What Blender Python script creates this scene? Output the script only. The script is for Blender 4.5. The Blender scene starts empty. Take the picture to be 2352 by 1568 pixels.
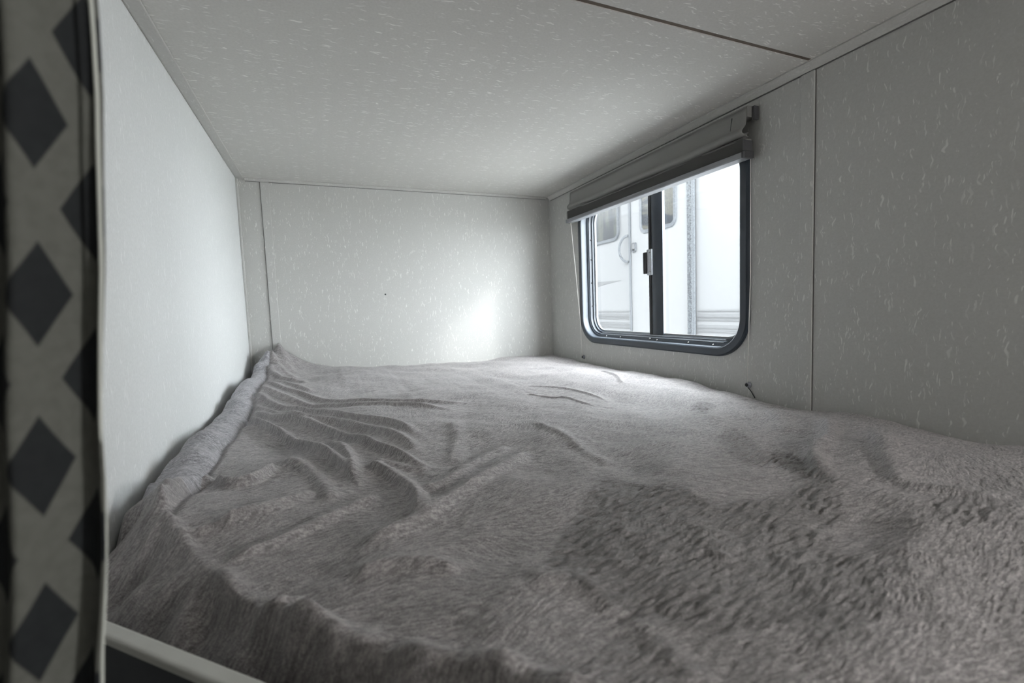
import bpy, bmesh, math, random
import numpy as np
from mathutils import Vector, Matrix

# ------------------------------------------------------------------ basics
S = 0.48                       # one layout unit in metres
SC = bpy.context.scene
C = SC.collection
PI = math.pi

# ------------------------------------------------------------------ camera
cam_d = bpy.data.cameras.new('camera')
cam_d.sensor_width = 36.0
cam_d.lens = 1037.477 / 2352 * 36.0
cam_d.clip_start = 0.01
cam_d.clip_end = 200
cam = bpy.data.objects.new('camera', cam_d)
C.objects.link(cam)
R3 = Matrix(((0.92136723, 0.06465087, -0.38327888),
             (-0.38682287, 0.05589413, -0.92045853),
             (-0.0380854, 0.99634136, 0.07650745)))
cam.matrix_world = R3.to_4x4()
cam_d.dof.use_dof = True
cam_d.dof.focus_distance = 2.0 * S
cam_d.dof.aperture_fstop = 5.6
SC.camera = cam

# ------------------------------------------------------------------ light
SC.view_settings.view_transform = 'Standard'
SC.view_settings.look = 'None'
SC.view_settings.gamma = 1.0
SC.view_settings.use_curve_mapping = False
SC.view_settings.exposure = 0.55
SC.cycles.max_bounces = 16
SC.cycles.diffuse_bounces = 10
SC.cycles.glossy_bounces = 4
SC.cycles.transmission_bounces = 8
SC.cycles.transparent_max_bounces = 12
SC.cycles.sample_clamp_indirect = 12
SC.cycles.use_denoising = True

SUN_DIR = Vector((0.60, -0.64, 0.50)).normalized()      # towards the hazy sun
SKY = 16.0
HAZE = 3.5
FILL = 130.0                                            # added fill light in the hall, watts per m2 per steradian
world = bpy.data.worlds.new('overcast_sky')
SC.world = world
world.use_nodes = True
wn = world.node_tree
wn.nodes.clear()
w_out = wn.nodes.new('ShaderNodeOutputWorld')
w_bg = wn.nodes.new('ShaderNodeBackground')
w_tc = wn.nodes.new('ShaderNodeTexCoord')
w_dot = wn.nodes.new('ShaderNodeVectorMath'); w_dot.operation = 'DOT_PRODUCT'
w_dot.inputs[1].default_value = SUN_DIR
wn.links.new(w_tc.outputs['Generated'], w_dot.inputs[0])
w_mx = wn.nodes.new('ShaderNodeMath'); w_mx.operation = 'MAXIMUM'; w_mx.inputs[1].default_value = 0
wn.links.new(w_dot.outputs['Value'], w_mx.inputs[0])
w_pw = wn.nodes.new('ShaderNodeMath'); w_pw.operation = 'POWER'; w_pw.inputs[1].default_value = 28
wn.links.new(w_mx.outputs[0], w_pw.inputs[0])
w_ma = wn.nodes.new('ShaderNodeMath'); w_ma.operation = 'MULTIPLY_ADD'
w_ma.inputs[1].default_value = HAZE; w_ma.inputs[2].default_value = SKY
wn.links.new(w_pw.outputs[0], w_ma.inputs[0])
w_bg.inputs['Color'].default_value = (0.96, 0.985, 1.0, 1)
wn.links.new(w_ma.outputs[0], w_bg.inputs['Strength'])
wn.links.new(w_bg.outputs[0], w_out.inputs[0])

sun_d = bpy.data.lights.new('sun', 'SUN')
sun_d.energy = 1.5
sun_d.angle = math.radians(7)
sun_d.color = (1.0, 0.985, 0.96)
sun = bpy.data.objects.new('sun', sun_d)
sun.rotation_euler = (-SUN_DIR).to_track_quat('-Z', 'Y').to_euler()
sun.location = SUN_DIR * 8
C.objects.link(sun)

# ------------------------------------------------------------------ helpers
def link(o, parent=None):
    C.objects.link(o)
    if parent is not None:
        o.parent = parent
        o.location = o.location - parent.location
    return o

def tag(o, label=None, cat=None, group=None, kind=None):
    if label: o['label'] = label
    if cat: o['category'] = cat
    if group: o['group'] = group
    if kind: o['kind'] = kind
    return o

def thing(name, label, cat, loc, group=None):
    o = bpy.data.objects.new(name, None)
    o.empty_display_size = 0.02
    o.location = Vector(loc) * S
    C.objects.link(o)
    return tag(o, label, cat, group)

class MB:
    """collects shapes, in layout units and in place"""
    def __init__(s):
        s.bm = bmesh.new()
    def box(s, a, b, bev=0):
        x0, y0, z0 = a; x1, y1, z1 = b
        vs = [s.bm.verts.new(p) for p in ((x0,y0,z0),(x1,y0,z0),(x1,y1,z0),(x0,y1,z0),(x0,y0,z1),(x1,y0,z1),(x1,y1,z1),(x0,y1,z1))]
        fs = [s.bm.faces.new([vs[i] for i in q]) for q in ((3,2,1,0),(4,5,6,7),(0,1,5,4),(1,2,6,5),(2,3,7,6),(3,0,4,7))]
        if bev:
            es = list({e for f in fs for e in f.edges})
            bmesh.ops.bevel(s.bm, geom=es, offset=bev, segments=2, affect='EDGES', profile=0.6)
        return s
    def prism(s, pts, axis, a, b, smooth=False):
        """closed outline pts extruded along axis from a to b"""
        def P(p, t):
            if axis == 'x': return (t, p[0], p[1])
            if axis == 'y': return (p[0], t, p[1])
            return (p[0], p[1], t)
        v0 = [s.bm.verts.new(P(p, a)) for p in pts]; v1 = [s.bm.verts.new(P(p, b)) for p in pts]
        n = len(pts)
        for i in range(n):
            f = s.bm.faces.new((v0[i], v0[(i+1) % n], v1[(i+1) % n], v1[i])); f.smooth = smooth
        s.bm.faces.new(v0[::-1]); s.bm.faces.new(v1)
        return s
    def tube(s, pts, r, n=10, cap=True):
        pts = [Vector(p) for p in pts]; rings = []
        rs = r if isinstance(r, (list, tuple)) else [r] * len(pts)
        for i, p in enumerate(pts):
            t = (pts[min(i+1, len(pts)-1)] - pts[max(i-1, 0)]).normalized()
            up = Vector((0, 0, 1)) if abs(t.z) < .9 else Vector((0, 1, 0))
            a = t.cross(up).normalized(); b = t.cross(a)
            rings.append([s.bm.verts.new(p + (a*math.cos(k*2*PI/n) + b*math.sin(k*2*PI/n)) * rs[i]) for k in range(n)])
        for i in range(len(rings)-1):
            for k in range(n):
                f = s.bm.faces.new((rings[i][k], rings[i][(k+1) % n], rings[i+1][(k+1) % n], rings[i+1][k])); f.smooth = True
        if cap:
            s.bm.faces.new(rings[0][::-1]); s.bm.faces.new(rings[-1])
        return s
    def lathe(s, c, axis, prof, n=20):
        """prof = (distance along axis, radius)"""
        ax = Vector(axis).normalized(); up = Vector((0, 0, 1)) if abs(ax.z) < .9 else Vector((0, 1, 0))
        a = ax.cross(up).normalized(); b = ax.cross(a); c = Vector(c); rings = []
        for d, r in prof:
            rings.append([s.bm.verts.new(c + ax*d + (a*math.cos(k*2*PI/n) + b*math.sin(k*2*PI/n)) * max(r, 1e-5)) for k in range(n)])
        for i in range(len(rings)-1):
            for k in range(n):
                f = s.bm.faces.new((rings[i][k], rings[i][(k+1) % n], rings[i+1][(k+1) % n], rings[i+1][k])); f.smooth = True
        s.bm.faces.new(rings[0][::-1]); s.bm.faces.new(rings[-1])
        return s
    def ring(s, rect, sec, closed=True, n=12):
        """sec = list of (inset, x): a section swept round a rounded rectangle rect=(y0,y1,z0,z1,r)"""
        loops = [[s.bm.verts.new((x, y, z)) for y, z in rr(rect, ins, n)] for ins, x in sec]
        m = len(loops[0]); k = len(loops)
        for j in range(k if closed else k-1):
            A = loops[j]; B = loops[(j+1) % k]
            for i in range(m):
                s.bm.faces.new((A[i], A[(i+1) % m], B[(i+1) % m], B[i]))
        return s
    def slab(s, rect, ins, x0, x1, n=12):
        pts = rr(rect, ins, n)
        return s.prism(pts, 'x', x0, x1)
    def build(s, name, m, parent=None, loc=None, smooth=None):
        bmesh.ops.recalc_face_normals(s.bm, faces=s.bm.faces)
        me = bpy.data.meshes.new(name)
        off = Vector(loc) * S if loc is not None else (parent_world(parent) if parent is not None else Vector((0, 0, 0)))
        for v in s.bm.verts: v.co = v.co * S - off
        if smooth:
            for f in s.bm.faces: f.smooth = True
        s.bm.to_mesh(me); s.bm.free()
        me.materials.append(m)
        if smooth: me.set_sharp_from_angle(angle=math.radians(smooth))
        o = bpy.data.objects.new(name, me)
        C.objects.link(o)
        if parent is not None: o.parent = parent
        else: o.location = off
        return o

def parent_world(p):
    v = Vector((0, 0, 0))
    while p is not None:
        v = v + p.location; p = p.parent
    return v

def rr(rect, ins=0, n=12):
    y0, y1, z0, z1, r = rect
    y0 += ins; y1 -= ins; z0 += ins; z1 -= ins; r = max(r-ins, 0.004); out = []
    for cy, cz, a0 in ((y1-r, z1-r, 0), (y0+r, z1-r, 90), (y0+r, z0+r, 180), (y1-r, z0+r, 270)):
        for k in range(n+1):
            a = math.radians(a0 + 90*k/n); out.append((cy + r*math.cos(a), cz + r*math.sin(a)))
    return out

# ------------------------------------------------------------------ materials
def mat(name):
    m = bpy.data.materials.new(name); m.use_nodes = True
    nt = m.node_tree; b = nt.nodes['Principled BSDF']
    return m, nt, b
def nd(nt, t, **k):
    n = nt.nodes.new(t)
    for a, v in k.items(): setattr(n, a, v)
    return n
def lk(nt, a, b): nt.links.new(a, b)
def math_n(nt, op, a, b=None, c=None, clamp=False):
    n = nd(nt, 'ShaderNodeMath', operation=op); n.use_clamp = clamp
    for i, v in enumerate((a, b, c)):
        if v is None: continue
        if isinstance(v, (int, float)): n.inputs[i].default_value = v
        else: lk(nt, v, n.inputs[i])
    return n.outputs[0]
def maprange(nt, v, a, b, c=0, d=1):
    n = nd(nt, 'ShaderNodeMapRange'); n.interpolation_type = 'SMOOTHSTEP'
    lk(nt, v, n.inputs[0])
    for i, q in zip((1, 2, 3, 4), (a, b, c, d)): n.inputs[i].default_value = q
    return n.outputs[0]
def mixc(nt, f, a, b):
    n = nd(nt, 'ShaderNodeMix', data_type='RGBA')
    if isinstance(f, (int, float)): n.inputs[0].default_value = f
    else: lk(nt, f, n.inputs[0])
    for i, v in ((6, a), (7, b)):
        if isinstance(v, tuple): n.inputs[i].default_value = (*v, 1)
        else: lk(nt, v, n.inputs[i])
    return n.outputs[2]
def plain(name, col, rough=.5, metal=0., spec=.5, noise=0., nscale=40., bump=0.):
    m, nt, b = mat(name)
    b.inputs['Roughness'].default_value = rough; b.inputs['Metallic'].default_value = metal
    b.inputs['Specular IOR Level'].default_value = spec
    tc = nd(nt, 'ShaderNodeTexCoord'); nz = nd(nt, 'ShaderNodeTexNoise')
    nz.inputs['Scale'].default_value = nscale; nz.inputs['Detail'].default_value = 4
    lk(nt, tc.outputs['Object'], nz.inputs['Vector'])
    lo = tuple(c*(1-noise) for c in col); hi = tuple(min(1, c*(1+noise)) for c in col)
    lk(nt, mixc(nt, nz.outputs['Fac'], lo, hi), b.inputs['Base Color'])
    if bump:
        bp = nd(nt, 'ShaderNodeBump'); bp.inputs['Strength'].default_value = bump; bp.inputs['Distance'].default_value = .001
        lk(nt, nz.outputs['Fac'], bp.inputs['Height']); lk(nt, bp.outputs[0], b.inputs['Normal'])
    return m

def fibre_wall(name, base, fibre, along, strength=1.):
    """vinyl panel printed with short curling pale fibres, running mostly along one axis"""
    m, nt, b = mat(name)
    tc = nd(nt, 'ShaderNodeTexCoord')
    tot = None
    for i, (sc, el, seed, keep, wid) in enumerate(((210, 9.0, 0., .20, .26), (160, 8.0, 7.3, .15, .22), (280, 8.0, 3.1, .20, .26))):
        wob = nd(nt, 'ShaderNodeTexNoise'); wob.inputs['Scale'].default_value = 45; wob.inputs['Detail'].default_value = 1
        add0 = nd(nt, 'ShaderNodeVectorMath', operation='ADD'); add0.inputs[1].default_value = (seed, seed*1.7, seed*.6)
        lk(nt, tc.outputs['Object'], add0.inputs[0]); lk(nt, add0.outputs[0], wob.inputs['Vector'])
        sub = nd(nt, 'ShaderNodeVectorMath', operation='MULTIPLY_ADD')
        sub.inputs[1].default_value = (.017, .017, .017); lk(nt, wob.outputs['Color'], sub.inputs[0]); lk(nt, add0.outputs[0], sub.inputs[2])
        mp = nd(nt, 'ShaderNodeVectorMath', operation='MULTIPLY')
        s3 = [sc, sc, sc]; s3['xyz'.index(along)] = sc/el
        mp.inputs[1].default_value = s3; lk(nt, sub.outputs[0], mp.inputs[0])
        vo = nd(nt, 'ShaderNodeTexVoronoi'); vo.inputs['Scale'].default_value = 1.0; vo.inputs['Randomness'].default_value = .9
        lk(nt, mp.outputs[0], vo.inputs['Vector'])
        st = maprange(nt, vo.outputs['Distance'], wid*1.5, wid*.6)
        sep = nd(nt, 'ShaderNodeSeparateColor'); lk(nt, vo.outputs['Color'], sep.inputs[0])
        kp = math_n(nt, 'LESS_THAN', sep.outputs[0], keep)
        st = math_n(nt, 'MULTIPLY', math_n(nt, 'MULTIPLY', st, kp), maprange(nt, sep.outputs[1], 0, 1, .35, 1))
        tot = st if tot is None else math_n(nt, 'MAXIMUM', tot, st)
    tot = math_n(nt, 'MULTIPLY', tot, strength)
    big = nd(nt, 'ShaderNodeTexNoise'); big.inputs['Scale'].default_value = 260; big.inputs['Detail'].default_value = 3
    lk(nt, tc.outputs['Object'], big.inputs['Vector'])
    c0 = mixc(nt, big.outputs['Fac'], tuple(c*.90 for c in base), tuple(c*1.10 for c in base))
    lk(nt, mixc(nt, tot, c0, fibre), b.inputs['Base Color'])
    b.inputs['Roughness'].default_value = .62; b.inputs['Specular IOR Level'].default_value = .35
    bp = nd(nt, 'ShaderNodeBump'); bp.inputs['Strength'].default_value = .25; bp.inputs['Distance'].default_value = .0006
    lk(nt, tot, bp.inputs['Height']); lk(nt, bp.outputs[0], b.inputs['Normal'])
    return m

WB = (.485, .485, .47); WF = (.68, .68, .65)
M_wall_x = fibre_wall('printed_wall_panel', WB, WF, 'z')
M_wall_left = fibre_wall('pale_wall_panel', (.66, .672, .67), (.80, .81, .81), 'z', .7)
M_ceil = fibre_wall('printed_ceiling_panel', (.57, .56, .535), (.82, .81, .78), 'x', 1.0)
M_ceil_trim = fibre_wall('printed_trim', (.50, .495, .475), WF, 'y', .6)
M_dark_gap = plain('dark_gap', (.15, .145, .14), .9)
M_seam = plain('brown_seam', (.16, .13, .105), .8, noise=.3)
M_slate = plain('slate_metal', (.024, .034, .048), .38, .0, .6, .15)
M_slate2 = plain('slate_metal_light', (.07, .085, .105), .42, .1, .6, .1)
M_black = plain('black_rubber', (.012, .013, .016), .5, 0, .5)
M_alu = plain('worn_aluminium', (.42, .44, .47), .38, .7, .5, .25, 300)
M_seal = plain('damp_grey_seal', (.20, .205, .21), .4, 0, .5, .5, 500)
M_screw = plain('screw_metal', (.55, .55, .55), .25, .9)
M_blind = plain('grey_pleated_fabric', (.25, .247, .24), .85, 0, .2, .10, 900, .3)
M_rail = plain('grey_plastic_rail', (.24, .245, .26), .45, 0, .4, .05)
M_blind_end = plain('dark_grey_plastic', (.075, .075, .08), .5)
M_cord = plain('white_cord', (.75, .74, .70), .8)
M_knob = plain('clear_grey_plastic', (.22, .23, .26), .3, 0, .6)
M_board = plain('grey_painted_board', (.55, .56, .53), .6, 0, .3, .08)
M_face = plain('dark_board_face', (.055, .061, .070), .7, 0, .3, .2)
M_floor = plain('dark_floor', (.02, .019, .018), .7, 0, .3, .3, 6)
M_mattress = plain('mattress_cloth', (.35, .35, .36), .9)
M_rv = plain('white_trailer_skin', (.20, .202, .205), .35, 0, .4, .02)
M_rv_door = plain('white_door_skin', (.215, .217, .220), .4, 0, .4, .02)
M_rv_groove = plain('grey_groove', (.13, .132, .135), .6, 0, .4, .2, 60)
M_ground = plain('pale_gravel', (.50, .50, .49), .9, 0, .2, .15, 30)

def speckled(name, a, b_, sc, thr=.5, rough=.4):
    m, nt, b = mat(name)
    tc = nd(nt, 'ShaderNodeTexCoord'); nz = nd(nt, 'ShaderNodeTexNoise')
    nz.inputs['Scale'].default_value = sc; nz.inputs['Detail'].default_value = 5; nz.inputs['Roughness'].default_value = .7
    lk(nt, tc.outputs['Object'], nz.inputs['Vector'])
    lk(nt, mixc(nt, maprange(nt, nz.outputs['Fac'], thr-.08, thr+.08), a, b_), b.inputs['Base Color'])
    b.inputs['Roughness'].default_value = rough
    return m
M_speck = speckled('speckled_metal_trim', (.012, .014, .017), (.13, .14, .15), 160, .50)
M_speck2 = speckled('speckled_grey_trim', (.065, .072, .080), (.13, .138, .148), 160, .5)

def pane_mat(name, axis, a, b_, sc, dark=(.02, .024, .028)):
    """window glass with a drawn shade behind it: bands along one axis"""
    m, nt, b = mat(name)
    tc = nd(nt, 'ShaderNodeTexCoord'); mp = nd(nt, 'ShaderNodeVectorMath', operation='MULTIPLY')
    mp.inputs[1].default_value = axis; lk(nt, tc.outputs['Object'], mp.inputs[0])
    nz = nd(nt, 'ShaderNodeTexNoise'); nz.inputs['Scale'].default_value = sc; nz.inputs['Detail'].default_value = 3
    lk(nt, mp.outputs[0], nz.inputs['Vector'])
    n2 = nd(nt, 'ShaderNodeTexNoise'); n2.inputs['Scale'].default_value = 90; n2.inputs['Detail'].default_value = 4
    lk(nt, tc.outputs['Object'], n2.inputs['Vector'])
    c = mixc(nt, maprange(nt, nz.outputs['Fac'], .44, .56), a, b_)
    c = mixc(nt, maprange(nt, n2.outputs['Fac'], .35, .75, 0, .6), c, dark)
    lk(nt, c, b.inputs['Base Color']); b.inputs['Roughness'].default_value = .25
    return m
M_pane_shade = pane_mat('curtained_glass', (1, 1.0, .12), (.075, .078, .066), (.028, .032, .036), 14)
M_pane_band = pane_mat('banded_glass', (.1, .25, 1.0), (.085, .082, .066), (.016, .020, .026), 11)

def glass_mat():
    m = bpy.data.materials.new('window_glass'); m.use_nodes = True
    nt = m.node_tree; nt.nodes.clear()
    out = nd(nt, 'ShaderNodeOutputMaterial'); mix = nd(nt, 'ShaderNodeMixShader')
    tr = nd(nt, 'ShaderNodeBsdfTransparent'); gl = nd(nt, 'ShaderNodeBsdfGlossy')
    tr.inputs[0].default_value = (.93, .95, .96, 1); gl.inputs['Roughness'].default_value = .02
    mix.inputs[0].default_value = .05
    lk(nt, tr.outputs[0], mix.inputs[1]); lk(nt, gl.outputs[0], mix.inputs[2]); lk(nt, mix.outputs[0], out.inputs[0])
    return m
M_glass = glass_mat()

# ------------------------------------------------------------------ the bunk room
XL, XR, YF, ZC = -.511, 2.016, 3.823, 1.0
ZFLOOR = -3.2
YB = -2.4
WIN = (1.661, 3.290, -.318, .860, .215)        # outline of the opening, y0 y1 z0 z1 r
WO = (WIN[0]+.02, WIN[1]-.02, WIN[2]+.02, WIN[3]-.02, WIN[4]-.02)
TW = .11

def struct(name, mb, m, parent=None):
    o = mb.build(name, m, parent)
    if parent is None: o['kind'] = 'structure'
    return o

mb = MB(); mb.box((XL-1.9, YB-.1, ZFLOOR-.1), (XR+TW, YF+.1, ZFLOOR)); struct('floor', mb, M_floor)
mb = MB(); mb.box((XL-1.9, YB-.1, ZC), (XR+TW, 1.340, ZC+.1)); mb.box((XL-1.9, 1.360, ZC), (XR+TW, YF+.1, ZC+.1))
struct('ceiling', mb, M_ceil)
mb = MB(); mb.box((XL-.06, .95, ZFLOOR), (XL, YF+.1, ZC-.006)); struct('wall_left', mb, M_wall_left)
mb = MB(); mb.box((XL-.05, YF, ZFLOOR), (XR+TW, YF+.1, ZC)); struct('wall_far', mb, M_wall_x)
# window wall: four slabs round the opening and a fillet in each corner
mb = MB()
y0, y1, z0, z1, r = WO
mb.box((XR, YB-.1, ZFLOOR), (XR+TW, y0, ZC)); mb.box((XR, y1, ZFLOOR), (XR+TW, YF, ZC))
mb.box((XR, y0, ZFLOOR), (XR+TW, y1, z0)); mb.box((XR, y0, z1), (XR+TW, y1, ZC))
for cy, cz, a0, ky, kz in ((y1-r, z1-r, 0, y1, z1), (y0+r, z1-r, 90, y0, z1), (y0+r, z0+r, 180, y0, z0), (y1-r, z0+r, 270, y1, z0)):
    arc = [(cy + r*math.cos(math.radians(a0+90*k/10)), cz + r*math.sin(math.radians(a0+90*k/10))) for k in range(11)]
    for k in range(10):
        mb.prism([(ky, kz), arc[k], arc[k+1]], 'x', XR, XR+TW)
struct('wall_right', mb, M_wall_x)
mb = MB(); mb.box((XL-1.9, YB-.1, ZFLOOR), (XR, YB, ZC)); struct('wall_back', mb, M_wall_x)
mb = MB(); mb.box((XL-1.95, YB, ZFLOOR), (XL-1.85, .95, ZC)); mb.box((XL-1.9, .95, ZFLOOR), (XL-.06, 1.03, ZC)); struct('wall_hall', mb, M_wall_x)

# trims
mb = MB(); mb.box((XL-.055, 1.3402, ZC+.004), (XR-.024, 1.3598, ZC+.02)); struct('trim_1', mb, M_seam)
mb = MB(); mb.box((XR-.009, 1.342, ZFLOOR+.02), (XR-.0005, 1.402, .962), .004); struct('trim_2', mb, M_wall_x)
mb = MB(); mb.box((XR-.0012, 1.3385, ZFLOOR+.02), (XR-.0004, 1.3415, .962)); struct('trim_3', mb, M_dark_gap)
mb = MB(); mb.box((-.358, YF-.009, ZFLOOR+.02), (-.300, YF-.0005, .980), .004); struct('trim_4', mb, M_wall_x)
mb = MB(); mb.box((-.3620, YF-.0012, ZFLOOR+.02), (-.3585, YF-.0004, .980)); struct('trim_5', mb, M_dark_gap)
# cove beads along the ceiling
mb = MB(); mb.prism([(XR-.0005, ZC-.0005), (XR-.030, ZC-.0005), (XR-.031, ZC-.006), (XR-.024, ZC-.012), (XR-.012, ZC-.026), (XR-.007, ZC-.034), (XR-.0005, ZC-.034)], 'y', YB+.01, YF-.03)
struct('trim_6', mb, M_ceil_trim)
mb = MB(); mb.prism([(YF-.0005, ZC-.0005), (YF-.020, ZC-.0005), (YF-.021, ZC-.005), (YF-.013, ZC-.010), (YF-.008, ZC-.017), (YF-.0005, ZC-.018)], 'x', -.455, XR-.034)
struct('trim_7', mb, M_ceil_trim)
mb = MB(); mb.box((XL+.0045, .96, ZC-.010), (-.459, YF-.023, ZC-.0005), .003); struct('trim_8', mb, M_ceil_trim)
mb = MB(); mb.box((XL+.0005, YF-.030, ZFLOOR+.02), (XL+.014, YF-.0005, ZC-.010), .004); struct('trim_9', mb, M_wall_x)

mb = MB(); mb.box((XR-.0035, YB+.01, ZC-.0385), (XR-.0004, YF-.035, ZC-.0345)); struct('trim_10', mb, M_dark_gap)
mb = MB(); mb.box((-.455, YF-.003, ZC-.0215), (XR-.034, YF-.0004, ZC-.0185)); struct('trim_11', mb, M_dark_gap)
# small mark in the far wall
mb = MB(); mb.lathe((.487, YF-.0012, .141), (0, 1, 0), ((-.0045, .0025), (-.002, .006), (.0010, .0065)), 12)
tag(mb.build('nail_head', M_black, loc=(.487, YF, .141)), 'tiny dark nail head in the middle of the far wall', 'nail')

# ------------------------------------------------------------------ window
win = bpy.data.objects.new('window_1', None); win.location = Vector((XR, (WIN[0]+WIN[1])/2, WIN[2]))*S
C.objects.link(win); win['kind'] = 'structure'
mb = MB(); mb.ring(WIN, [(0, XR-.001), (.003, XR-.016), (.010, XR-.022), (.044, XR-.022), (.049, XR-.018), (.049, XR+.004), (.022, XR+.004), (.022, XR-.001)], n=16)
mb.build('clamp_ring', M_slate, win, smooth=35)
mb = MB(); mb.ring(WIN, [(.045, XR+.0045), (.045, XR-.013), (.0505, XR-.013), (.0525, XR+.030), (.068, XR+.034), (.068, XR+.040), (.05, XR+.040)], n=16)
mb.build('inner_lip', M_slate2, win, smooth=35)
mb = MB(); mb.ring(WIN, [(.053, XR+.040), (.078, XR+.040), (.080, XR+.060), (.092, XR+.062), (.092, XR+.104), (.024, XR+.104), (.024, XR+.040)], n=16)
mb.build('window_frame', M_slate, win, smooth=35)
mb = MB(); mb.ring(WIN, [(.078, XR+.080), (.103, XR+.080), (.103, XR+.092), (.085, XR+.092)], n=16)
mb.build('seal', M_seal, win, smooth=35)
# fixed pane (near half) and sliding sash (far half)
YM = 2.398
mb = MB(); mb.box((XR+.094, WIN[0]+.088, WIN[2]+.088), (XR+.098, YM+.03, WIN[3]-.088))
p = mb.build('pane', M_glass, win)
mb = MB(); mb.box((XR+.070, YM+.02, WIN[2]+.088), (XR+.074, WIN[1]-.088, WIN[3]-.088))
p = mb.build('pane', M_glass, win)
# mullion: a rounded slate stile with a thin dark interlock beside it
def stile(y0, y1, xf, xb, n=10):
    pts = [(xb, y0)]
    for k in range(n+1):
        t = k/n; pts.append((xf + .014*(2*t-1)**2*1.0 + (.0 if t < .5 else .0), y0 + (y1-y0)*t))
    pts.append((xb, y1)); return pts
mb = MB(); mb.prism(stile(YM-.012, YM+.096, XR+.060, XR+.093), 'z', WIN[2]+.070, WIN[3]-.07); mb.build('mullion', M_slate, win, smooth=40)
mb = MB(); mb.box((XR+.068, YM+.097, WIN[2]+.062), (XR+.093, YM+.119, WIN[3]-.07), .002); mb.build('interlock', M_black, win)
mb = MB(); mb.box((XR+.072, YM-.0155, WIN[2]+.085), (XR+.0925, YM-.0125, WIN[3]-.08), .001); mb.build('glazing_bead', M_slate2, win)
# latch
mb = MB(); mb.box((XR+.046, YM+.062, .178), (XR+.059, YM+.112, .352), .002); lp = mb.build('latch', M_alu, win)
mb = MB(); mb.box((XR+.040, YM+.108, .190), (XR+.060, YM+.146, .336), .006); mb.build('thumb_tab', M_black, lp)
for zz in (.198, .334):
    mb = MB(); mb.lathe((XR+.0465, YM+.080, zz), (-1, 0, 0), ((0, .007), (.003, .0065), (.006, .003)), 12); mb.build('rivet', M_screw, lp)
# drainage track lines and screws along the bottom
for xx, zz in ((XR+.034, WIN[2]+.0735), (XR+.052, WIN[2]+.0855)):
    mb = MB(); mb.box((xx, WIN[0]+.20, zz), (xx+.003, WIN[1]-.22, zz+.004)); mb.build('track', M_alu, win)
for yy, zz in ((1.80, .060), (1.93, .058), (2.12, .060), (2.40, .060), (2.47, .066), (2.80, .060), (2.98, .060), (1.74, .083)):
    mb = MB(); mb.lathe((XR+.030, yy, WIN[2]+zz), (-.7, 0, .7), ((-.002, .0075), (.002, .007), (.005, .0035)), 12); mb.build('screw', M_screw, win)
for zz in (-.02, .17, .36, .52):
    mb = MB(); mb.lathe((XR+.055, WIN[1]-.082, zz), (-.7, -.7, 0), ((-.002, .006), (.002, .0055), (.004, .003)), 12); mb.build('screw', M_black, win)

# ------------------------------------------------------------------ pleated blind
BY0, BY1 = 1.628, 3.330
bl = thing('pleated_blind', 'grey pleated fabric blind drawn up above the window', 'blind', (XR, (BY0+BY1)/2, .92))
def strip_y(prof, y0, y1, fn=None, ny=60):
    """open section prof [(x,z)] swept along y with a little waviness, given thickness"""
    mb = MB(); cols = []
    for j in range(ny+1):
        t = j/ny; y = y0 + (y1-y0)*t; col = []
        for i, (x, z) in enumerate(prof):
            dx, dy, dz = fn(i/(len(prof)-1), t) if fn else (0, 0, 0)
            col.append(mb.bm.verts.new((x+dx, y+dy, z+dz)))
        cols.append(col)
    for j in range(ny):
        for i in range(len(prof)-1):
            f = mb.bm.faces.new((cols[j][i], cols[j+1][i], cols[j+1][i+1], cols[j][i+1])); f.smooth = True
    return mb
# headrail covered in the same fabric
mb = MB(); mb.box((XR-.062, BY0, .872), (XR-.002, BY1-.01, .925), .004); mb.build('headrail', M_blind, bl)
mb = MB(); mb.box((XR-.034, BY0-.014, .858), (XR-.003, BY0-.001, .923), .003); mb.build('end_cap', M_blind_end, bl)
mb = MB(); mb.box((XR-.052, BY1-.009, .862), (XR-.003, BY1+.006, .921), .003); mb.build('end_cap', M_blind_end, bl)
# loose front fabric bellying over the stacked pleats
prof = [(XR-.064, .915), (XR-.066, .895), (XR-.067, .87), (XR-.069, .845), (XR-.074, .828), (XR-.086, .815), (XR-.096, .803), (XR-.094, .792), (XR-.078, .786), (XR-.060, .784)]
def belly(s, t):
    k = math.exp(-((t-.16)/.12)**2)
    w = s**2
    return (-.010*k*w + .004*w*math.sin(9*t), 0, -.010*w*math.sin(PI*t)*.6 + .004*w*math.sin(14*t+1) - .006*k*w)
mb = strip_y(prof, BY0+.002, BY1-.012, belly)
o = mb.build('front_fabric', M_blind, bl)
so = o.modifiers.new('thickness', 'SOLIDIFY'); so.thickness = .0015
mb = strip_y([(XR-.050, .800), (XR-.090, .790), (XR-.052, .779), (XR-.091, .771), (XR-.052, .762)], BY0+.006, BY1-.002,
             lambda s, t: (.003*math.sin(11*t+3*s), 0, .004*math.sin(PI*t)*-1 + .002*math.sin(17*t+5*s)), 50)
o = mb.build('loose_pleat', M_blind, bl)
so = o.modifiers.new('thickness', 'SOLIDIFY'); so.thickness = .0012
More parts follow.
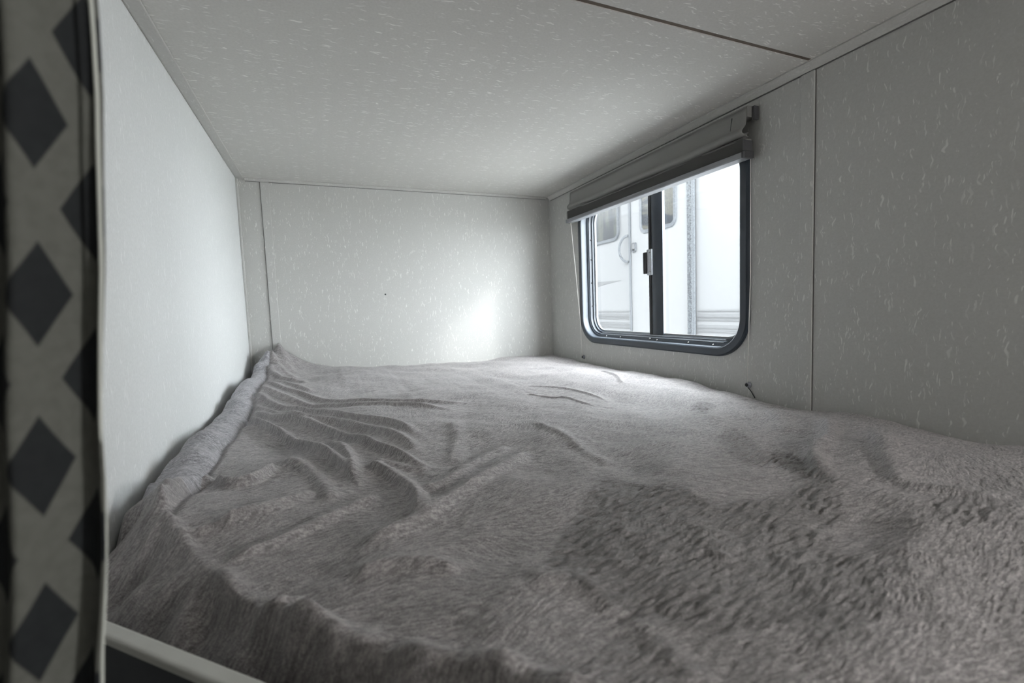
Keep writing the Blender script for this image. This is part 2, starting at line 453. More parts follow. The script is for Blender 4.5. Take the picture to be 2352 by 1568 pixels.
# tight stack of pleats
pr = []
for k in range(7):
    z = .769 - k*.0090
    pr += [(XR-.092, z), (XR-.068, z-.0045)]
pr2 = [(x, z) for x, z in pr] + [(XR-.030, .769-7*.0090), (XR-.030, .770)]
mb = MB(); mb.prism(pr2, 'y', BY0+.004, BY1+.014); mb.build('pleat_stack', M_blind, bl)
mb = MB(); mb.prism([(XR-.092, .705), (XR-.094, .700), (XR-.094, .682), (XR-.090, .677), (XR-.034, .677), (XR-.030, .681), (XR-.030, .703), (XR-.033, .705)], 'y', BY0+.010, BY1+.022)
mb.build('bottom_rail', M_rail, bl)
mb = MB(); mb.box((XR-.090, BY0-.008, .676), (XR-.028, BY0+.008, .709), .003); mb.build('rail_cap', M_blind_end, bl)
mb = MB(); mb.box((XR-.091, BY0-.002, .711), (XR-.029, BY0+.0035, .762), .002); mb.build('pleat_side', M_blind_end, bl)
# cords down to the tie downs, and a short pin of dark thread in the fabric
cord_l = [(XR-.060, BY1-.002, .678), (XR-.045, BY1-.03, .30), (XR-.030, BY1-.058, -.10), (XR-.018, 3.268, -.432)]
mb = MB(); mb.tube(cord_l, .0028, 8); mb.build('cord', M_cord, bl)
cord_r = [(XR-.034, BY0+.006, .678), (XR-.026, 1.640, .10), (XR-.018, 1.664, -.436)]
mb = MB(); mb.tube(cord_r, .0022, 8); mb.build('cord', M_cord, bl)
mb = MB(); mb.tube([(XR-.068, 1.712, .893), (XR-.071, 1.715, .87), (XR-.077, 1.716, .832)], [.0035, .0014, .0010], 8); mb.build('thread', M_black, bl)

def tie_down(y, z, label):
    t = thing('cord_tie_down', label, 'cord holder', (XR, y, z), 'cord tie downs under the window')
    mb = MB(); mb.lathe((XR-.0004, y, z), (-1, 0, 0), ((0, .0165), (.004, .0165), (.007, .014), (.012, .0115), (.016, .0115)), 24); mb.build('base', M_knob, t, smooth=40)
    mb = MB(); mb.lathe((XR-.0165, y+.001, z), (-1, 0, 0), ((0, .0085), (.003, .008), (.006, .005)), 18); mb.build('screw', M_black, t, smooth=40)
    return t
tie_down(3.268, -.445, 'small dark cord tie down below the far end of the window')
t = tie_down(1.668, -.449, 'small dark cord tie down below the near end of the window')
mb = MB(); mb.tube([(XR-.012, 1.664, -.462), (XR-.006, 1.650, -.482), (XR-.004, 1.630, -.512)], .0022, 8); mb.build('loose_cord_end', M_black, t)

# ------------------------------------------------------------------ bunk base: platform with a diagonal corner and its rail
ZR = -.50                                            # top of the rail
def dl(s, off=0.): return (s + off*.7071, .574 - s + off*.7071)      # along the diagonal front edge
D0, D1 = -.500, .95
bk = thing('bunk_frame', 'grey bunk rail along the diagonal front edge of the bed', 'bed frame', (.2, .4, -.82))
a = dl(D0, -.026); b = dl(D1, -.026); c2 = dl(D1, 0); d2 = dl(D0, 0)
mb = MB(); mb.prism([a, b, c2, d2], 'z', ZR-.018, ZR); rl = mb.build('rail', M_board, bk)
bmr = rl.modifiers.new('soft', 'BEVEL'); bmr.width = .0025; bmr.segments = 3
a = dl(D0, -.022); b = dl(D1, -.022); c2 = dl(D1, -.001); d2 = dl(D0, -.001)
mb = MB(); mb.prism([a, b, c2, d2], 'z', -.8004, ZR-.0182); mb.build('rail_face', M_face, bk)
a = dl(D0, .0); b = dl(D1, .0)
mb = MB(); mb.prism([(XL+.002, a[1]+.01), b, (XR-.004, b[1]), (XR-.004, YF-.004), (XL+.002, YF-.004)], 'z', -.86, -.8005); mb.build('platform', M_face, bk)

# mattress
def inset_poly(off):
    a = dl(D0+.09, .0+off); b = dl(D1, off)
    return [(-.43+off*.2, a[1]+.02), b, (XR-.05, b[1]), (XR-.05, YF-.06), (-.43, YF-.06)]
mb = MB(); mb.prism(inset_poly(.17), 'z', -.799, -.60); o = mb.build('mattress', M_mattress, loc=(.8, 2., -.80))
tag(o, 'mattress under the grey plush blanket on the bunk', 'mattress')
bv = o.modifiers.new('soft', 'BEVEL'); bv.width = .012; bv.segments = 3

# ------------------------------------------------------------------ plush blanket
def fft_noise(shape, seed, ly, lx, ang=0.):
    """smooth gaussian noise, correlation lengths in cells"""
    rng = np.random.RandomState(seed); w = rng.randn(*shape)
    fy = np.fft.fftfreq(shape[0])[:, None]; fx = np.fft.rfftfreq(shape[1])[None, :]
    ca, sa = math.cos(ang), math.sin(ang)
    u = fx*ca + fy*sa; v = -fx*sa + fy*ca
    f = np.fft.rfft2(w) * np.exp(-2*(PI**2)*((u*lx)**2 + (v*ly)**2)*.5)
    o = np.fft.irfft2(f, s=shape); return ((o - o.mean())/o.std()).astype(np.float32)

G = .0016                                            # cell of the texture grid, in units
GX0, GY0 = -.62, -.10
NGX, NGY = 1680, 2490
KK = .0024/G
def samp(T, x, y):
    fx = np.clip((x-GX0)/G, 0, NGX-1.001); fy = np.clip((y-GY0)/G, 0, NGY-1.001)
    ix = fx.astype(np.int32); iy = fy.astype(np.int32); ax = fx-ix; ay = fy-iy
    return (T[iy, ix]*(1-ax)*(1-ay) + T[iy, ix+1]*ax*(1-ay) + T[iy+1, ix]*(1-ax)*ay + T[iy+1, ix+1]*ax*ay)
def sst(a, b, x):
    t = np.clip((x-a)/(b-a), 0, 1); return t*t*(3-2*t)

sh = (NGY, NGX)
big = fft_noise(sh, 1, 90*KK, 90*KK); mid = fft_noise(sh, 2, 30*KK, 30*KK); sml = fft_noise(sh, 3, 11*KK, 14*KK)
lay = fft_noise(sh, 4, 60*KK, 60*KK)
rip = fft_noise(sh, 5, 1.5*KK, 6.5*KK, .18); rip2 = fft_noise(sh, 15, 2.4*KK, 6*KK, -.25)
# pile: white noise drawn out along the lie of the nap
ang = .15 + .42*lay + .12*mid
vx = np.cos(ang); vy = np.sin(ang)
wn_ = fft_noise(sh, 6, .55, .55)
pile = np.zeros(sh); yy, xx = np.mgrid[0:NGY, 0:NGX].astype(np.float32)
for sgn in (1, -1):
    px = xx.copy(); py = yy.copy()
    for k in range(6):
        iy = np.clip(py, 0, NGY-1).astype(np.int32); ix = np.clip(px, 0, NGX-1).astype(np.int32)
        pile += wn_[iy, ix]
        px = px + sgn*vx[iy, ix]; py = py + sgn*vy[iy, ix]
pile = (pile-pile.mean())/pile.std()

ys = [-.02]
while ys[-1] < YF-.012:
    d = max(.25, ys[-1]); ys.append(ys[-1] + min(.0046, .0013 + .0008*max(0, d-.4)))
ys = np.array(ys); ys[-1] = YF-.012
xs = np.linspace(-.504, XR-.012, 1400)
X, Y = np.meshgrid(xs, ys)

# front ridge of the bed: how far a point lies behind the diagonal edge
rx = np.array([-.52, -.40, -.34, -.23, -.155, -.09, -.02, .03, .08, .4, 1.0])
ry = np.array([1.62, 1.34, 1.17, .985, .855, .772, .685, .630, .578, .255, -.345])
ridge = np.interp(X, rx, ry)
beh = (Y - ridge)                                     # >0 on top of the bed
# base level
Z = -.462 + .0*X
Z += .030*np.exp(-((X+.42)/.30)**2)*sst(.9, 2.0, Y) + .060*sst(2.2, 3.8, Y)*np.exp(-((X+.1)/.55)**2)
Z += -.008*np.exp(-((X-1.3)**2+(Y-1.6)**2)/.5)
Z += .010*samp(big, X, Y) + .0042*samp(mid, X, Y)
Z += -.030*sst(1.5, 2.0, X)*sst(2.6, .8, Y)
# rolled hem along the left wall
hemx = np.interp(Y, [.9, 1.59, 2.04, 2.58, 3.2, 3.6, 3.9], [-.335, -.352, -.338, -.348, -.362, -.368, -.37])
hemx = hemx + .006*np.sin(9*Y) + .004*np.sin(23*Y)
hm = sst(1.05, 1.45, Y)
Z += hm*(.032*np.exp(-((X-(hemx-.066))/.052)**2)*(1+.25*samp(sml, X*.5, Y*.7)) - .016*np.exp(-((X-hemx)/.012)**2))
# edge towards the left wall drops away into the gap
le = np.interp(Y, [.8, 1.34, 1.6, 1.95, 2.4, 3.0, 3.6, 3.9], [-.478, -.476, -.474, -.472, -.470, -.462, -.450, -.448]) + .004*np.sin(7*Y+1)
drop_l = np.clip((le - X)/.036, 0, 1.5)
Z -= .16*drop_l**1.5
# the pile of cloth in the far left corner
cb = np.exp(-(((X+.325)/.095)**2 + ((Y-3.74)/.26)**2)); cb2 = np.exp(-(((X+.20)/.12)**2 + ((Y-3.80)/.16)**2))
Z += .150*cb + .060*cb2
Z += .014*cb*np.sin(60*X + 22*Y) + .008*cb*samp(sml, X, Y)*1.5
Z -= .018*np.exp(-(((X+.19)/.25)**2 + ((Y-3.35)/.3)**2))

def ridge_fold(pts, amp, w, asym=1.0, fade=.14, hw=None):
    """a fold: polyline (x, y), height amp, half widths w on the left and w*asym on the right of travel"""
    global Z
    P = np.array(pts, float)
    # resample smoothly
    t = np.r_[0, np.cumsum(np.hypot(*np.diff(P, axis=0).T))]; L = t[-1]
    n = max(8, int(L/.03)); tt = np.linspace(0, L, n)
    Q = np.c_[np.interp(tt, t, P[:, 0]), np.interp(tt, t, P[:, 1])]
    for _ in range(2): Q[1:-1] = (Q[:-2] + 2*Q[1:-1] + Q[2:])/4
    m = 3.2*w*max(1, asym)
    iy0 = np.searchsorted(ys, Q[:, 1].min()-m); iy1 = np.searchsorted(ys, Q[:, 1].max()+m)
    ix0 = np.searchsorted(xs, Q[:, 0].min()-m); ix1 = np.searchsorted(xs, Q[:, 0].max()+m)
    if iy1-iy0 < 3 or ix1-ix0 < 3: return
    x = X[iy0:iy1, ix0:ix1]; y = Y[iy0:iy1, ix0:ix1]
    best = np.full(x.shape, 1e9); sd = np.zeros(x.shape); par = np.zeros(x.shape)
    for i in range(n-1):
        ax_, ay_ = Q[i]; dx, dy = Q[i+1]-Q[i]; l2 = dx*dx+dy*dy+1e-12
        u = ((x-ax_)*dx + (y-ay_)*dy)/l2; uc = np.clip(u, 0, 1)
        ex = x-ax_-uc*dx; ey = y-ay_-uc*dy; d2_ = ex*ex+ey*ey
        k = d2_ < best; best[k] = d2_[k]
        cr = (dx*(y-ay_) - dy*(x-ax_)); sd[k] = np.sign(cr)[k]; par[k] = ((i+uc)/(n-1))[k]
    d = np.sqrt(best); ww = np.where(sd > 0, w, w*asym)
    env = sst(0, fade, par)*sst(1.0, 1-fade, par) if fade else 1
    Z[iy0:iy1, ix0:ix1] += 1.25*amp*env*np.exp(-(d/ww)**2)

# gathers fanning out from the hem (left side of travel is the far side)
F = [
 ([(-0.4, 3.72), (-0.3, 3.52), (-0.18, 3.36)], 0.01, 0.024, 0.8),
 ([(-0.395, 3.52), (-0.27, 3.28), (-0.1, 3.05)], 0.012, 0.024, 0.8),
 ([(-0.419, 3.653), (-0.292, 3.344), (-0.163, 3.119)], 0.012, 0.024, 0.8),
 ([(-0.381, 3.256), (-0.248, 2.989), (-0.061, 2.7)], 0.012, 0.024, 0.8),
 ([(-0.374, 3.046), (-0.209, 2.775), (-0.015, 2.529), (0.196, 2.348), (0.371, 2.266), (0.682, 2.114)], 0.014, 0.026, 0.6),
 ([(-0.392, 2.907), (-0.24, 2.68), (-0.072, 2.451), (0.085, 2.304), (0.32, 2.177), (0.533, 1.973)], 0.015, 0.026, 0.6),
 ([(-0.382, 2.789), (-0.24, 2.502), (-0.11, 2.308), (0.043, 2.088), (0.232, 1.818), (0.311, 1.609)], 0.019, 0.026, 0.5),
 ([(-0.367, 2.617), (-0.253, 2.351), (-0.128, 2.122), (0.04, 1.987), (0.168, 1.765), (0.251, 1.579), (0.274, 1.43)], 0.019, 0.026, 0.6),
 ([(-0.348, 2.491), (-0.251, 2.264), (-0.09, 2.053), (-0.009, 1.908), (0.103, 1.644), (0.164, 1.51), (0.244, 1.33), (0.308, 1.272)], 0.023, 0.026, 0.5),
 ([(-0.362, 2.362), (-0.295, 2.181), (-0.186, 1.963), (-0.07, 1.702), (-0.022, 1.561), (0.012, 1.459), (0.049, 1.329), (0.071, 1.247)], 0.027, 0.026, 0.38),
 ([(-0.021, 1.77), (0.027, 1.636), (0.052, 1.502), (0.056, 1.389), (0.048, 1.31)], 0.016, 0.024, 0.5),
 ([(0.085, 1.418), (0.141, 1.327), (0.175, 1.215), (0.191, 1.103), (0.176, 1.023), (0.159, 0.975)], 0.021, 0.028, 0.45),
 ([(0.1, 1.442), (0.188, 1.346), (0.267, 1.29)], 0.009, 0.022, 0.6),
 ([(0.203, 1.129), (0.27, 1.158), (0.335, 1.207), (0.398, 1.26)], 0.016, 0.024, 0.7),
 ([(0.303, 1.252), (0.35, 1.256), (0.435, 1.338), (0.562, 1.419)], 0.012, 0.026, 0.8),
 ([(0.016, 0.895), (0.061, 0.924), (0.109, 0.95), (0.178, 0.97), (0.226, 1.025), (0.3, 1.088), (0.42, 1.188), (0.615, 1.347)], 0.018, 0.028, 0.7),
 ([(-0.211, 0.979), (-0.151, 1.005), (-0.084, 1.041), (-0.024, 1.083), (0.045, 1.139), (0.122, 1.173)], 0.013, 0.02, 0.7),
 ([(-0.235, 1.111), (-0.156, 1.178), (-0.093, 1.212), (-0.042, 1.272)], 0.012, 0.018, 0.8),
 ([(-0.156, 1.585), (-0.082, 1.48), (-0.047, 1.375), (-0.016, 1.258), (-0.006, 1.166)], 0.014, 0.026, 0.7),
 ([(-0.374, 1.242), (-0.376, 1.333), (-0.369, 1.445), (-0.343, 1.514), (-0.314, 1.526)], 0.026, 0.02, 0.8),
 ([(-0.311, 1.507), (-0.272, 1.408), (-0.216, 1.382), (-0.187, 1.451), (-0.151, 1.527)], 0.022, 0.018, 0.8),
 ([(-0.312, 1.114), (-0.224, 1.124), (-0.105, 1.175)], 0.01, 0.016, 0.8),
 ([(-0.143, 0.8), (-0.099, 0.799), (-0.055, 0.796)], 0.01, 0.016, 0.8),
 ([(0.015, 0.827), (0.078, 0.828), (0.156, 0.798), (0.2, 0.751)], 0.012, 0.022, 0.8),
 ([(0.459, 1.779), (0.419, 1.546), (0.329, 1.314)], 0.009, 0.03, 0.8),
 ([(1.764, 1.116), (1.5, 0.938), (1.317, 0.87), (1.19, 0.779), (1.128, 0.706)], 0.02, 0.028, 0.7),
 ([(1.779, 1.347), (1.586, 1.165), (1.492, 1.055)], 0.0098, 0.04, 0.9),
 ([(1.64, 0.917), (1.556, 0.821), (1.355, 0.688), (1.247, 0.61), (1.291, 0.564), (1.32, 0.499), (1.321, 0.435)], 0.013, 0.04, 0.6),
 ([(0.738, 1.605), (0.764, 1.34), (0.744, 1.159), (0.76, 1.059)], 0.007, 0.026, 0.7),
 ([(0.388, 0.527), (0.395, 0.477), (0.388, 0.436), (0.387, 0.39)], 0.006, 0.028, 0.8),
 ([(0.283, 0.671), (0.368, 0.629), (0.388, 0.527)], 0.006, 0.028, 0.8),
 ([(1.058, 2.406), (1.232, 2.194), (1.255, 1.81)], 0.006, 0.02, 0.5),
 ([(0.972, 2.212), (1.107, 1.975), (1.126, 1.745)], 0.006, 0.018, 0.5),
 ([(1.748, 2.617), (1.67, 2.31), (1.526, 2.072)], 0.008, 0.018, 0.8),
 ([(1.266, 1.406), (1.392, 1.395), (1.393, 1.284)], 0.0049, 0.032, 0.9),
 ([(0.681, 0.667), (0.66, 0.61), (0.617, 0.58)], 0.0056, 0.036, 0.9),
 ([(0.833, 0.655), (0.856, 0.598), (0.881, 0.554)], 0.0063, 0.036, 0.9),
 ([(1.086, 0.511), (1.021, 0.473), (0.913, 0.431)], 0.0063, 0.04, 0.9),
 ([(-0.37, 1.36), (-0.47, 1.28), (-0.5, 1.2)], 0.014, 0.02, 0.8),
 ([(-0.33, 1.2), (-0.4, 1.16), (-0.46, 1.12)], 0.016, 0.018, 0.8),
]
for f in F: ridge_fold(*f)

# front skirt: over the ridge and down behind the rail
fl = np.clip(-beh, 0, None)
bottom = -.60 - .0*X
wid = np.maximum(ridge - (.574 - X) - .010, .030)     # how wide the falling part is in y
q = np.clip(fl/wid, 0, 1)
lump = .016*samp(mid, X*1.6+.2, Y*1.6) + .010*samp(sml, X, Y)
Z = np.where(beh > 0, Z, Z*(1-q**1.4) + bottom*q**1.4 + lump*np.sin(PI*q)*1.0)
Z += .014*np.exp(-((beh-.012)/.030)**2)*(1+.6*samp(sml, X*1.0, Y))*sst(2.0, 1.2, Y)
# wall side: rounds over slightly
Z -= .028*sst(XR-.10, XR-.012, X)**2
Z -= .016*sst(YF-.12, YF-.012, Y)**2

# brushed pile: ruffled patches, their shade put into the colour too
def blob(cx, cy, rx_, ry_, ang_=0.):
    ca, sa = math.cos(ang_), math.sin(ang_); u = (X-cx)*ca + (Y-cy)*sa; v = -(X-cx)*sa + (Y-cy)*ca
    return (u/rx_)**2 + (v/ry_)**2
nz1 = samp(mid, X*1.1, Y*1.1)*.35 + samp(sml, X*.8, Y*.8)*.25
def patch(*a): return sst(1.7, .35, blob(*a) + nz1)
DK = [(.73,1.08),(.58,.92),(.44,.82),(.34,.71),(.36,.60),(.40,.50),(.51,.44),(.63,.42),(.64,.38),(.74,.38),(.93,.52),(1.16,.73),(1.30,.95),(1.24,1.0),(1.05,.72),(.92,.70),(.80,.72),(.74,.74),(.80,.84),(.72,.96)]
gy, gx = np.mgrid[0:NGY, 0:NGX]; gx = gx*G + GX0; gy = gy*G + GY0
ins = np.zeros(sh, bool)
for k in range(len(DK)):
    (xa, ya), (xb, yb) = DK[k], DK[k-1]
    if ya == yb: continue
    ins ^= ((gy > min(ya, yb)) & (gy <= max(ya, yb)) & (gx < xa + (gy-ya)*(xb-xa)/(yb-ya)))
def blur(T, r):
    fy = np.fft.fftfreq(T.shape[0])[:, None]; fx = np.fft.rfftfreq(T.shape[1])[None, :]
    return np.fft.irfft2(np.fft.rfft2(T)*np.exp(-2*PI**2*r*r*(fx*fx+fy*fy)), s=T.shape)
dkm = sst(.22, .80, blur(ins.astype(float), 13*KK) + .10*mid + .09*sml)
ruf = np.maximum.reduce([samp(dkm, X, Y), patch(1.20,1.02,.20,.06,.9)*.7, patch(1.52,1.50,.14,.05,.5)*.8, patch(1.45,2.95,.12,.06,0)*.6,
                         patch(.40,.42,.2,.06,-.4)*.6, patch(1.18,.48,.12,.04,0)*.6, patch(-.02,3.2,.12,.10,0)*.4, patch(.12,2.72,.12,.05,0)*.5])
RIP = samp(rip, X, Y); RIP2 = samp(rip2, X, Y)
Z += ruf*(.0013*RIP + .0010*RIP2)
Z += .00045*samp(pile, X, Y) + .0005*RIP*sst(.5, 1.3, X)*sst(2.2, 1.2, Y) + .0008*samp(sml, X*1.7, Y*1.7)
PILE = samp(pile, X, Y)

keep = (X + Y) > .574 + .004
ny_, nx_ = X.shape
idx = np.arange(ny_*nx_).reshape(ny_, nx_)
q4 = np.stack([idx[:-1, :-1], idx[:-1, 1:], idx[1:, 1:], idx[1:, :-1]], -1)
kq = keep[:-1, :-1] & keep[:-1, 1:] & keep[1:, 1:] & keep[1:, :-1]
hemq = (X < hemx)[:-1, :-1] & (Y > 1.40)[:-1, :-1]
V = np.stack([X, Y, Z], -1).reshape(-1, 3).astype(np.float32)*S
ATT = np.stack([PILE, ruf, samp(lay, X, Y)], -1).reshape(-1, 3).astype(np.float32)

def grid_mesh(name, mask, m, off):
    quads = q4[mask]; used = np.unique(quads); remap = np.full(len(V), -1, np.int64); remap[used] = np.arange(len(used))
    quads = remap[quads]; v = V[used] - np.array(off, np.float32)
    me = bpy.data.meshes.new(name)
    me.vertices.add(len(v)); me.vertices.foreach_set('co', v.ravel())
    me.loops.add(quads.size); me.loops.foreach_set('vertex_index', quads.ravel().astype(np.int32))
    me.polygons.add(len(quads)); me.polygons.foreach_set('loop_start', np.arange(0, quads.size, 4, dtype=np.int32))
    me.polygons.foreach_set('loop_total', np.full(len(quads), 4, np.int32))
    me.polygons.foreach_set('use_smooth', np.ones(len(quads), bool))
    for i, an in enumerate(('pile', 'ruffle_shade', 'lay')):
        at = me.attributes.new(an, 'FLOAT', 'POINT'); at.data.foreach_set('value', np.ascontiguousarray(ATT[used, i]))
    me.update(calc_edges=True); me.validate()
    me.materials.append(m)
    return bpy.data.objects.new(name, me)

def plush(name, col, dark, shift):
    m, nt, b = mat(name)
    ap = nd(nt, 'ShaderNodeAttribute', attribute_name='pile'); ar = nd(nt, 'ShaderNodeAttribute', attribute_name='ruffle_shade')
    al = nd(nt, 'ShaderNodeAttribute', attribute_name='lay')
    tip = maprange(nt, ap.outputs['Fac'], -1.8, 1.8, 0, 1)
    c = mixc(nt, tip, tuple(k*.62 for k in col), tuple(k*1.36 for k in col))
    c = mixc(nt, maprange(nt, ar.outputs['Fac'], 0, 1, 0, .62), c, dark)  # paints the ruffled patches darker, as shaded nap
    c = mixc(nt, maprange(nt, al.outputs['Fac'], -1.5, 1.5, 0, .16), c, shift)
    tc = nd(nt, 'ShaderNodeTexCoord'); fn = nd(nt, 'ShaderNodeTexNoise'); fn.inputs['Scale'].default_value = 620; fn.inputs['Detail'].default_value = 4; fn.inputs['Roughness'].default_value = .7
    fm = nd(nt, 'ShaderNodeVectorMath', operation='MULTIPLY'); fm.inputs[1].default_value = (.45, 1.0, .45)
    lk(nt, tc.outputs['Object'], fm.inputs[0]); lk(nt, fm.outputs[0], fn.inputs['Vector'])
    fs = nd(nt, 'ShaderNodeMix', data_type='RGBA', blend_type='MULTIPLY'); fs.inputs[0].default_value = 1.0
    lk(nt, c, fs.inputs[6]); lk(nt, mixc(nt, maprange(nt, fn.outputs['Fac'], .30, .70), (.55, .55, .55), (1.45, 1.45, 1.45)), fs.inputs[7])
    c = fs.outputs[2]
    lk(nt, c, b.inputs['Base Color'])
    b.inputs['Roughness'].default_value = .52; b.inputs['Specular IOR Level'].default_value = .75
    b.inputs['Sheen Weight'].default_value = .22; b.inputs['Sheen Roughness'].default_value = .45
    tc = nd(nt, 'ShaderNodeTexCoord'); nz = nd(nt, 'ShaderNodeTexNoise'); nz.inputs['Scale'].default_value = 900; nz.inputs['Detail'].default_value = 3
    lk(nt, tc.outputs['Object'], nz.inputs['Vector'])
    bp = nd(nt, 'ShaderNodeBump'); bp.inputs['Strength'].default_value = .8; bp.inputs['Distance'].default_value = .0016
    lk(nt, nz.outputs['Fac'], bp.inputs['Height']); lk(nt, bp.outputs[0], b.inputs['Normal'])
    return m
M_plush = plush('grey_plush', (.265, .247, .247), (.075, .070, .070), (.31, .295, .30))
M_plush_hem = plush('grey_plush_underside', (.31, .305, .325), (.17, .165, .18), (.35, .345, .37))

BO = (.8*S, 2.0*S, -.46*S)
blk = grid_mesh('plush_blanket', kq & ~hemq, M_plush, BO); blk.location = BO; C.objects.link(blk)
tag(blk, 'rumpled grey plush blanket spread over the whole bunk', 'blanket')
hem = grid_mesh('hem', kq & hemq, M_plush_hem, BO); C.objects.link(hem); hem.parent = blk

# ------------------------------------------------------------------ curtain at the bunk opening
CZ = [-2, -.322, -.275, -.216, -.1375, -.098, -.022, .053, .126, .198, .234, .268, .6, 1.0]
CX = [-.25, -.2078, -.2014, -.1945, -.1894, -.1885, -.1823, -.1750, -.1708, -.1658, -.1645, -.1635, -.158, -.150]
def curtain():
    cu = thing('privacy_curtain', 'dark curtain with a pale trellis pattern hanging in front of the left wall', 'curtain', (-.32, .5, ZC-.02))
    nx, nz = 150, 130
    x0, x1 = -.62, 0
    bm = bmesh.new(); uvl = bm.loops.layers.uv.new('UVMap'); vs = []; uv = []
    for j in range(nz+1):
        t = j/nz; z = ZC-.03 - t*(ZC-.03+1.9); row = []; ru = []
        edge = np.interp(z, CZ, CX)
        arc = 0; last = None
        for i in range(nx+1):
            s = i/nx; x = edge - s*.43
            ph = s*.43/.0315
            amp = .015 + .003*math.sin(3*z+1)
            y = .5 + amp*math.sin(2*PI*ph*.5 + .7*math.sin(2.1*z) + .35) + .004*math.sin(2*PI*ph*.23+z*2) - .05*s
            xx = x + .004*math.sin(2*PI*ph*.5 + 1.2 + .6*z)*min(1, s*8)
            if last is not None: arc += math.hypot(xx-last[0], y-last[1])
            last = (xx, y); row.append(bm.verts.new(Vector((xx, y, z))*S - cu.location)); ru.append((arc, z))
        vs.append(row); uv.append(ru)
    for j in range(nz):
        for i in range(nx):
            q = ((j, i), (j, i+1), (j+1, i+1), (j+1, i))
            f = bm.faces.new([vs[a][b] for a, b in q]); f.smooth = True
            for l, (a, b) in zip(f.loops, q): l[uvl].uv = uv[a][b]
    me = bpy.data.meshes.new('fabric'); bm.to_mesh(me); bm.free()
    m, nt, b = mat('trellis_curtain_cloth')
    tc = nd(nt, 'ShaderNodeTexCoord'); sp = nd(nt, 'ShaderNodeSeparateXYZ'); lk(nt, tc.outputs['UV'], sp.inputs[0])
    def tri(v, period, off):
        q = math_n(nt, 'FRACT', math_n(nt, 'MULTIPLY_ADD', v, 1/period, off))
        return math_n(nt, 'ABSOLUTE', math_n(nt, 'SUBTRACT', q, .5))
    PU, PV = CUR_PU, .1430
    f = math_n(nt, 'ADD', tri(sp.outputs[0], PU, CUR_U), tri(sp.outputs[1], PV, CUR_V))
    g = math_n(nt, 'ABSOLUTE', math_n(nt, 'SUBTRACT', f, .5))          # 0 on the bands, .5 at diamond centres
    band = maprange(nt, g, .185, .215, 1, 0)
    nz_ = nd(nt, 'ShaderNodeTexNoise'); nz_.inputs['Scale'].default_value = 220; nz_.inputs['Detail'].default_value = 3
    lk(nt, tc.outputs['Object'], nz_.inputs['Vector'])
    dark = mixc(nt, nz_.outputs['Fac'], (.014, .015, .017), (.022, .025, .026)); pale = mixc(nt, nz_.outputs['Fac'], (.085, .087, .077), (.125, .127, .115))
    lk(nt, mixc(nt, band, dark, pale), b.inputs['Base Color']); b.inputs['Roughness'].default_value = .8
    b.inputs['Specular IOR Level'].default_value = .15
    me.materials.append(m)
    o = bpy.data.objects.new('fabric', me); C.objects.link(o); o.parent = cu
    so = o.modifiers.new('thickness', 'SOLIDIFY'); so.thickness = .0012
    pts = [(np.interp(z, CZ, CX)+.0008, .5+.0045, z) for z in np.linspace(-1.9, ZC-.03, 60)]
    mb = MB(); mb.tube(pts, .0016, 8); mb.build('edge_stitching', plain('pale_thread', (.50, .52, .48), .8), cu)
    mb = MB(); mb.tube([(-.62, .5-.03, ZC-.022), (-.14, .5+.003, ZC-.022)], .008, 12); mb.build('track', M_alu, cu)
CUR_U, CUR_V, CUR_PU = .355, .825, .083
curtain()

# ------------------------------------------------------------------ fill light added in the hall behind the camera
LX, LY, LZ = XR, -1.15, .22
hl = thing('fill_light', 'round fill light added in the hall behind the camera', 'fill light', (LX, LY, LZ))
mb = MB(); mb.lathe((LX-.0005, LY, LZ), (-1, 0, 0), ((0, .17), (.03, .17), (.035, .16)), 32); mb.build('base', M_alu, hl, smooth=40)
m_l, nt_l, b_l = mat('fill_diffuser'); b_l.inputs['Emission Color'].default_value = (1, .985, .965, 1); b_l.inputs['Emission Strength'].default_value = FILL
mb = MB(); mb.lathe((LX-.036, LY, LZ), (-1, 0, 0), ((0, .155), (.03, .145), (.06, .11), (.08, .05), (.084, .01)), 32); mb.build('diffuser', m_l, hl, smooth=60)

# ------------------------------------------------------------------ outside: ground and the neighbouring trailer
mb = MB(); mb.box((XR+TW+.001, -40, -4.8), (60, 60, -4.6)); struct('ground', mb, M_ground)
mb = MB(); mb.box((XR+TW+.0015, YB-.1, -3.6), (XR+TW+.03, y0-.02, 2.9)); mb.box((XR+TW+.0015, y1+.02, -3.6), (XR+TW+.03, 17, 2.9)); mb.box((XR+TW+.0015, y0-.02, -3.6), (XR+TW+.03, y1+.02, z0-.02)); mb.box((XR+TW+.0015, y0-.02, z1+.02), (XR+TW+.03, y1+.02, 2.9))
struct('wall_outer', mb, M_rv)
RX = 5.0; RY0 = 4.14
tr = thing('travel_trailer', 'white travel trailer parked close outside the window', 'trailer', (RX, 8, -4.5))
mb = MB(); mb.box((RX, RY0, -3.6), (RX+5, 19, 2.9), .06); mb.build('body', M_rv, tr)
mb = MB(); mb.box((RX-.018, RY0+.03, -3.4), (RX+.003, RY0+.092, 2.3), .004); mb.box((RX-.03, RY0+.055, -3.4), (RX-.017, RY0+.068, 2.3)); mb.build('corner_trim', M_speck2, tr)
# skirt of ribbed moulding
for k, (zt, zb) in enumerate(((-.160, -.168), (-.222, -.250), (-.285, -.295), (-.375, -.402), (-.445, -.455), (-.53, -.56), (-.62, -.65))):
    for (ya, yb) in ((RY0+.10, 4.99), (6.54, 18.9)):
        mb = MB(); mb.box((RX-.014, ya, zb), (RX+.002, yb, zt), .003); mb.build('moulding_rib', M_rv_groove, tr)
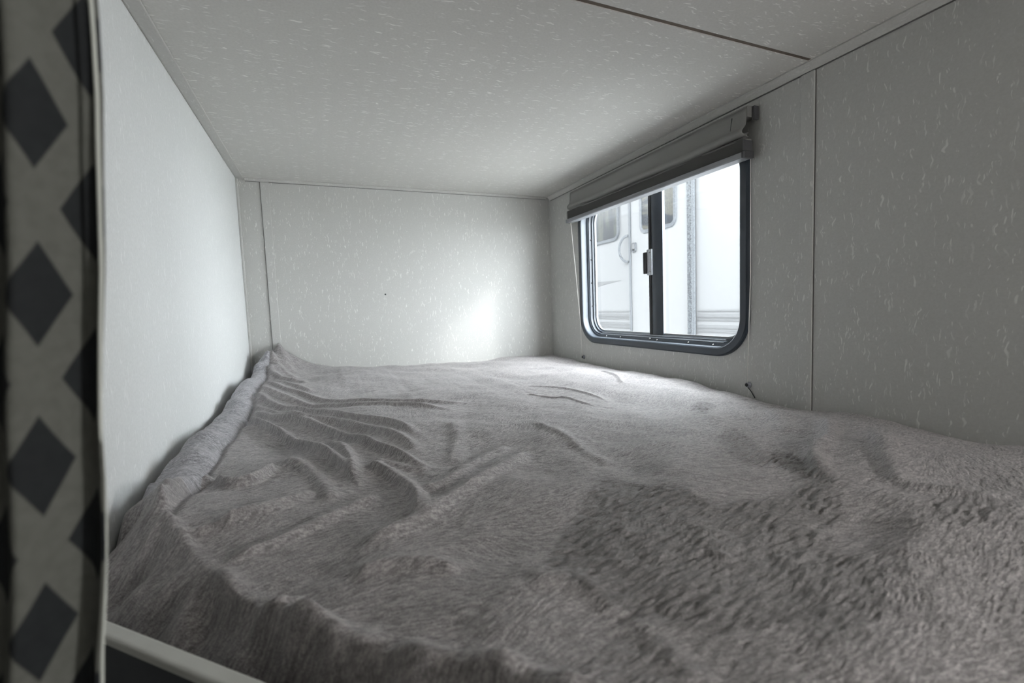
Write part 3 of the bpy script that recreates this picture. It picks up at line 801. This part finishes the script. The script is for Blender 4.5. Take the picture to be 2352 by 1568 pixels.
# awning added out of view, keeps sky light off the trailer front
aw = thing('blocker', 'fabric awning added out of view to shade the neighbouring trailer', 'blocker', (RX, 10, 2.72))
mb = MB(); mb.prism([(RX-.002, 2.78), (3.55, 2.62), (3.55, 2.605), (RX-.002, 2.765)], 'y', RY0+.3, 17); mb.build('blocker_canopy', M_mattress, aw)
mb = MB(); mb.tube([(3.53, RY0+.3, 2.61), (3.53, 17, 2.61)], .03, 12); mb.build('blocker_roller', M_alu, aw)
# entry door
dr = MB().box((RX-.022, 5.147, -2.9), (RX+.002, 6.458, 2.05), .008).build('door', M_rv_door, tr)
mb = MB(); mb.box((RX-.045, 5.060, -2.9), (RX-.0225, 5.146, 2.08), .005); mb.build('door_jamb', M_speck, dr)
mb = MB(); mb.box((RX-.050, 5.000, -2.9), (RX-.0225, 5.058, 2.10), .012); mb.build('door_jamb', M_speck2, dr)
mb = MB(); mb.box((RX-.040, 6.459, -2.9), (RX-.0225, 6.512, 2.05), .006); mb.build('door_edge', M_speck2, dr)
DW = (5.366, 6.215, 1.115, 1.80, .13)
mb = MB(); mb.ring(DW, [(0, RX-.0225), (.006, RX-.042), (.05, RX-.046), (.062, RX-.036), (.062, RX-.0225)], n=10); dwf = mb.build('window_frame', M_speck2, dr)
mb = MB(); mb.slab(DW, .060, RX-.030, RX-.0226, 10); mb.build('pane', M_pane_band, dwf)
mb = MB(); mb.ring((6.315, 6.42, .845, 1.01, .03), [(0, RX-.0225), (.004, RX-.046), (.024, RX-.046), (.028, RX-.0225)], n=8); hd = mb.build('door_handle', M_speck, dr)
mb = MB(); mb.box((RX-.055, 6.338, .90), (RX-.0226, 6.397, .985), .008); mb.build('lever', M_rv_groove, hd)
# grab handle beside the door
pts = []
for k in range(25):
    a = PI*k/24; pts.append((RX - .02 - .10*math.sin(a), 6.54 + .13*math.sin(a), .925 + .225*math.cos(a)))
mb = MB(); mb.tube(pts, .022, 10); mb.build('grab_handle', M_speck2, tr)
# side window
SW = (6.80, 8.40, 1.12, 2.00, .16)
mb = MB(); mb.ring(SW, [(0, RX-.001), (.006, RX-.03), (.05, RX-.034), (.062, RX-.02), (.062, RX-.001)], n=10); swf = mb.build('side_window_frame', M_speck2, tr)
mb = MB(); mb.slab(SW, .060, RX-.014, RX-.001, 10); mb.build('pane', M_pane_shade, swf)
mb = MB(); mb.prism([(6.78, .398), (7.6, .42), (7.6, .32), (7.1, .375)], 'x', RX-.006, RX-.0005); mb.build('graphic_stripe', M_rv_groove, tr)
for o in tr.children_recursive if hasattr(tr, 'children_recursive') else []: pass
mb = MB()
for wy in (10.5, 12.2):
    mb.lathe((RX+.25, wy, -4.0), (1, 0, 0), ((0, .35), (.02, .6), (.4, .6), (.42, .4)), 32)
    mb.build('wheel', M_black, tr, smooth=40); mb = MB()
mb.bm.free()
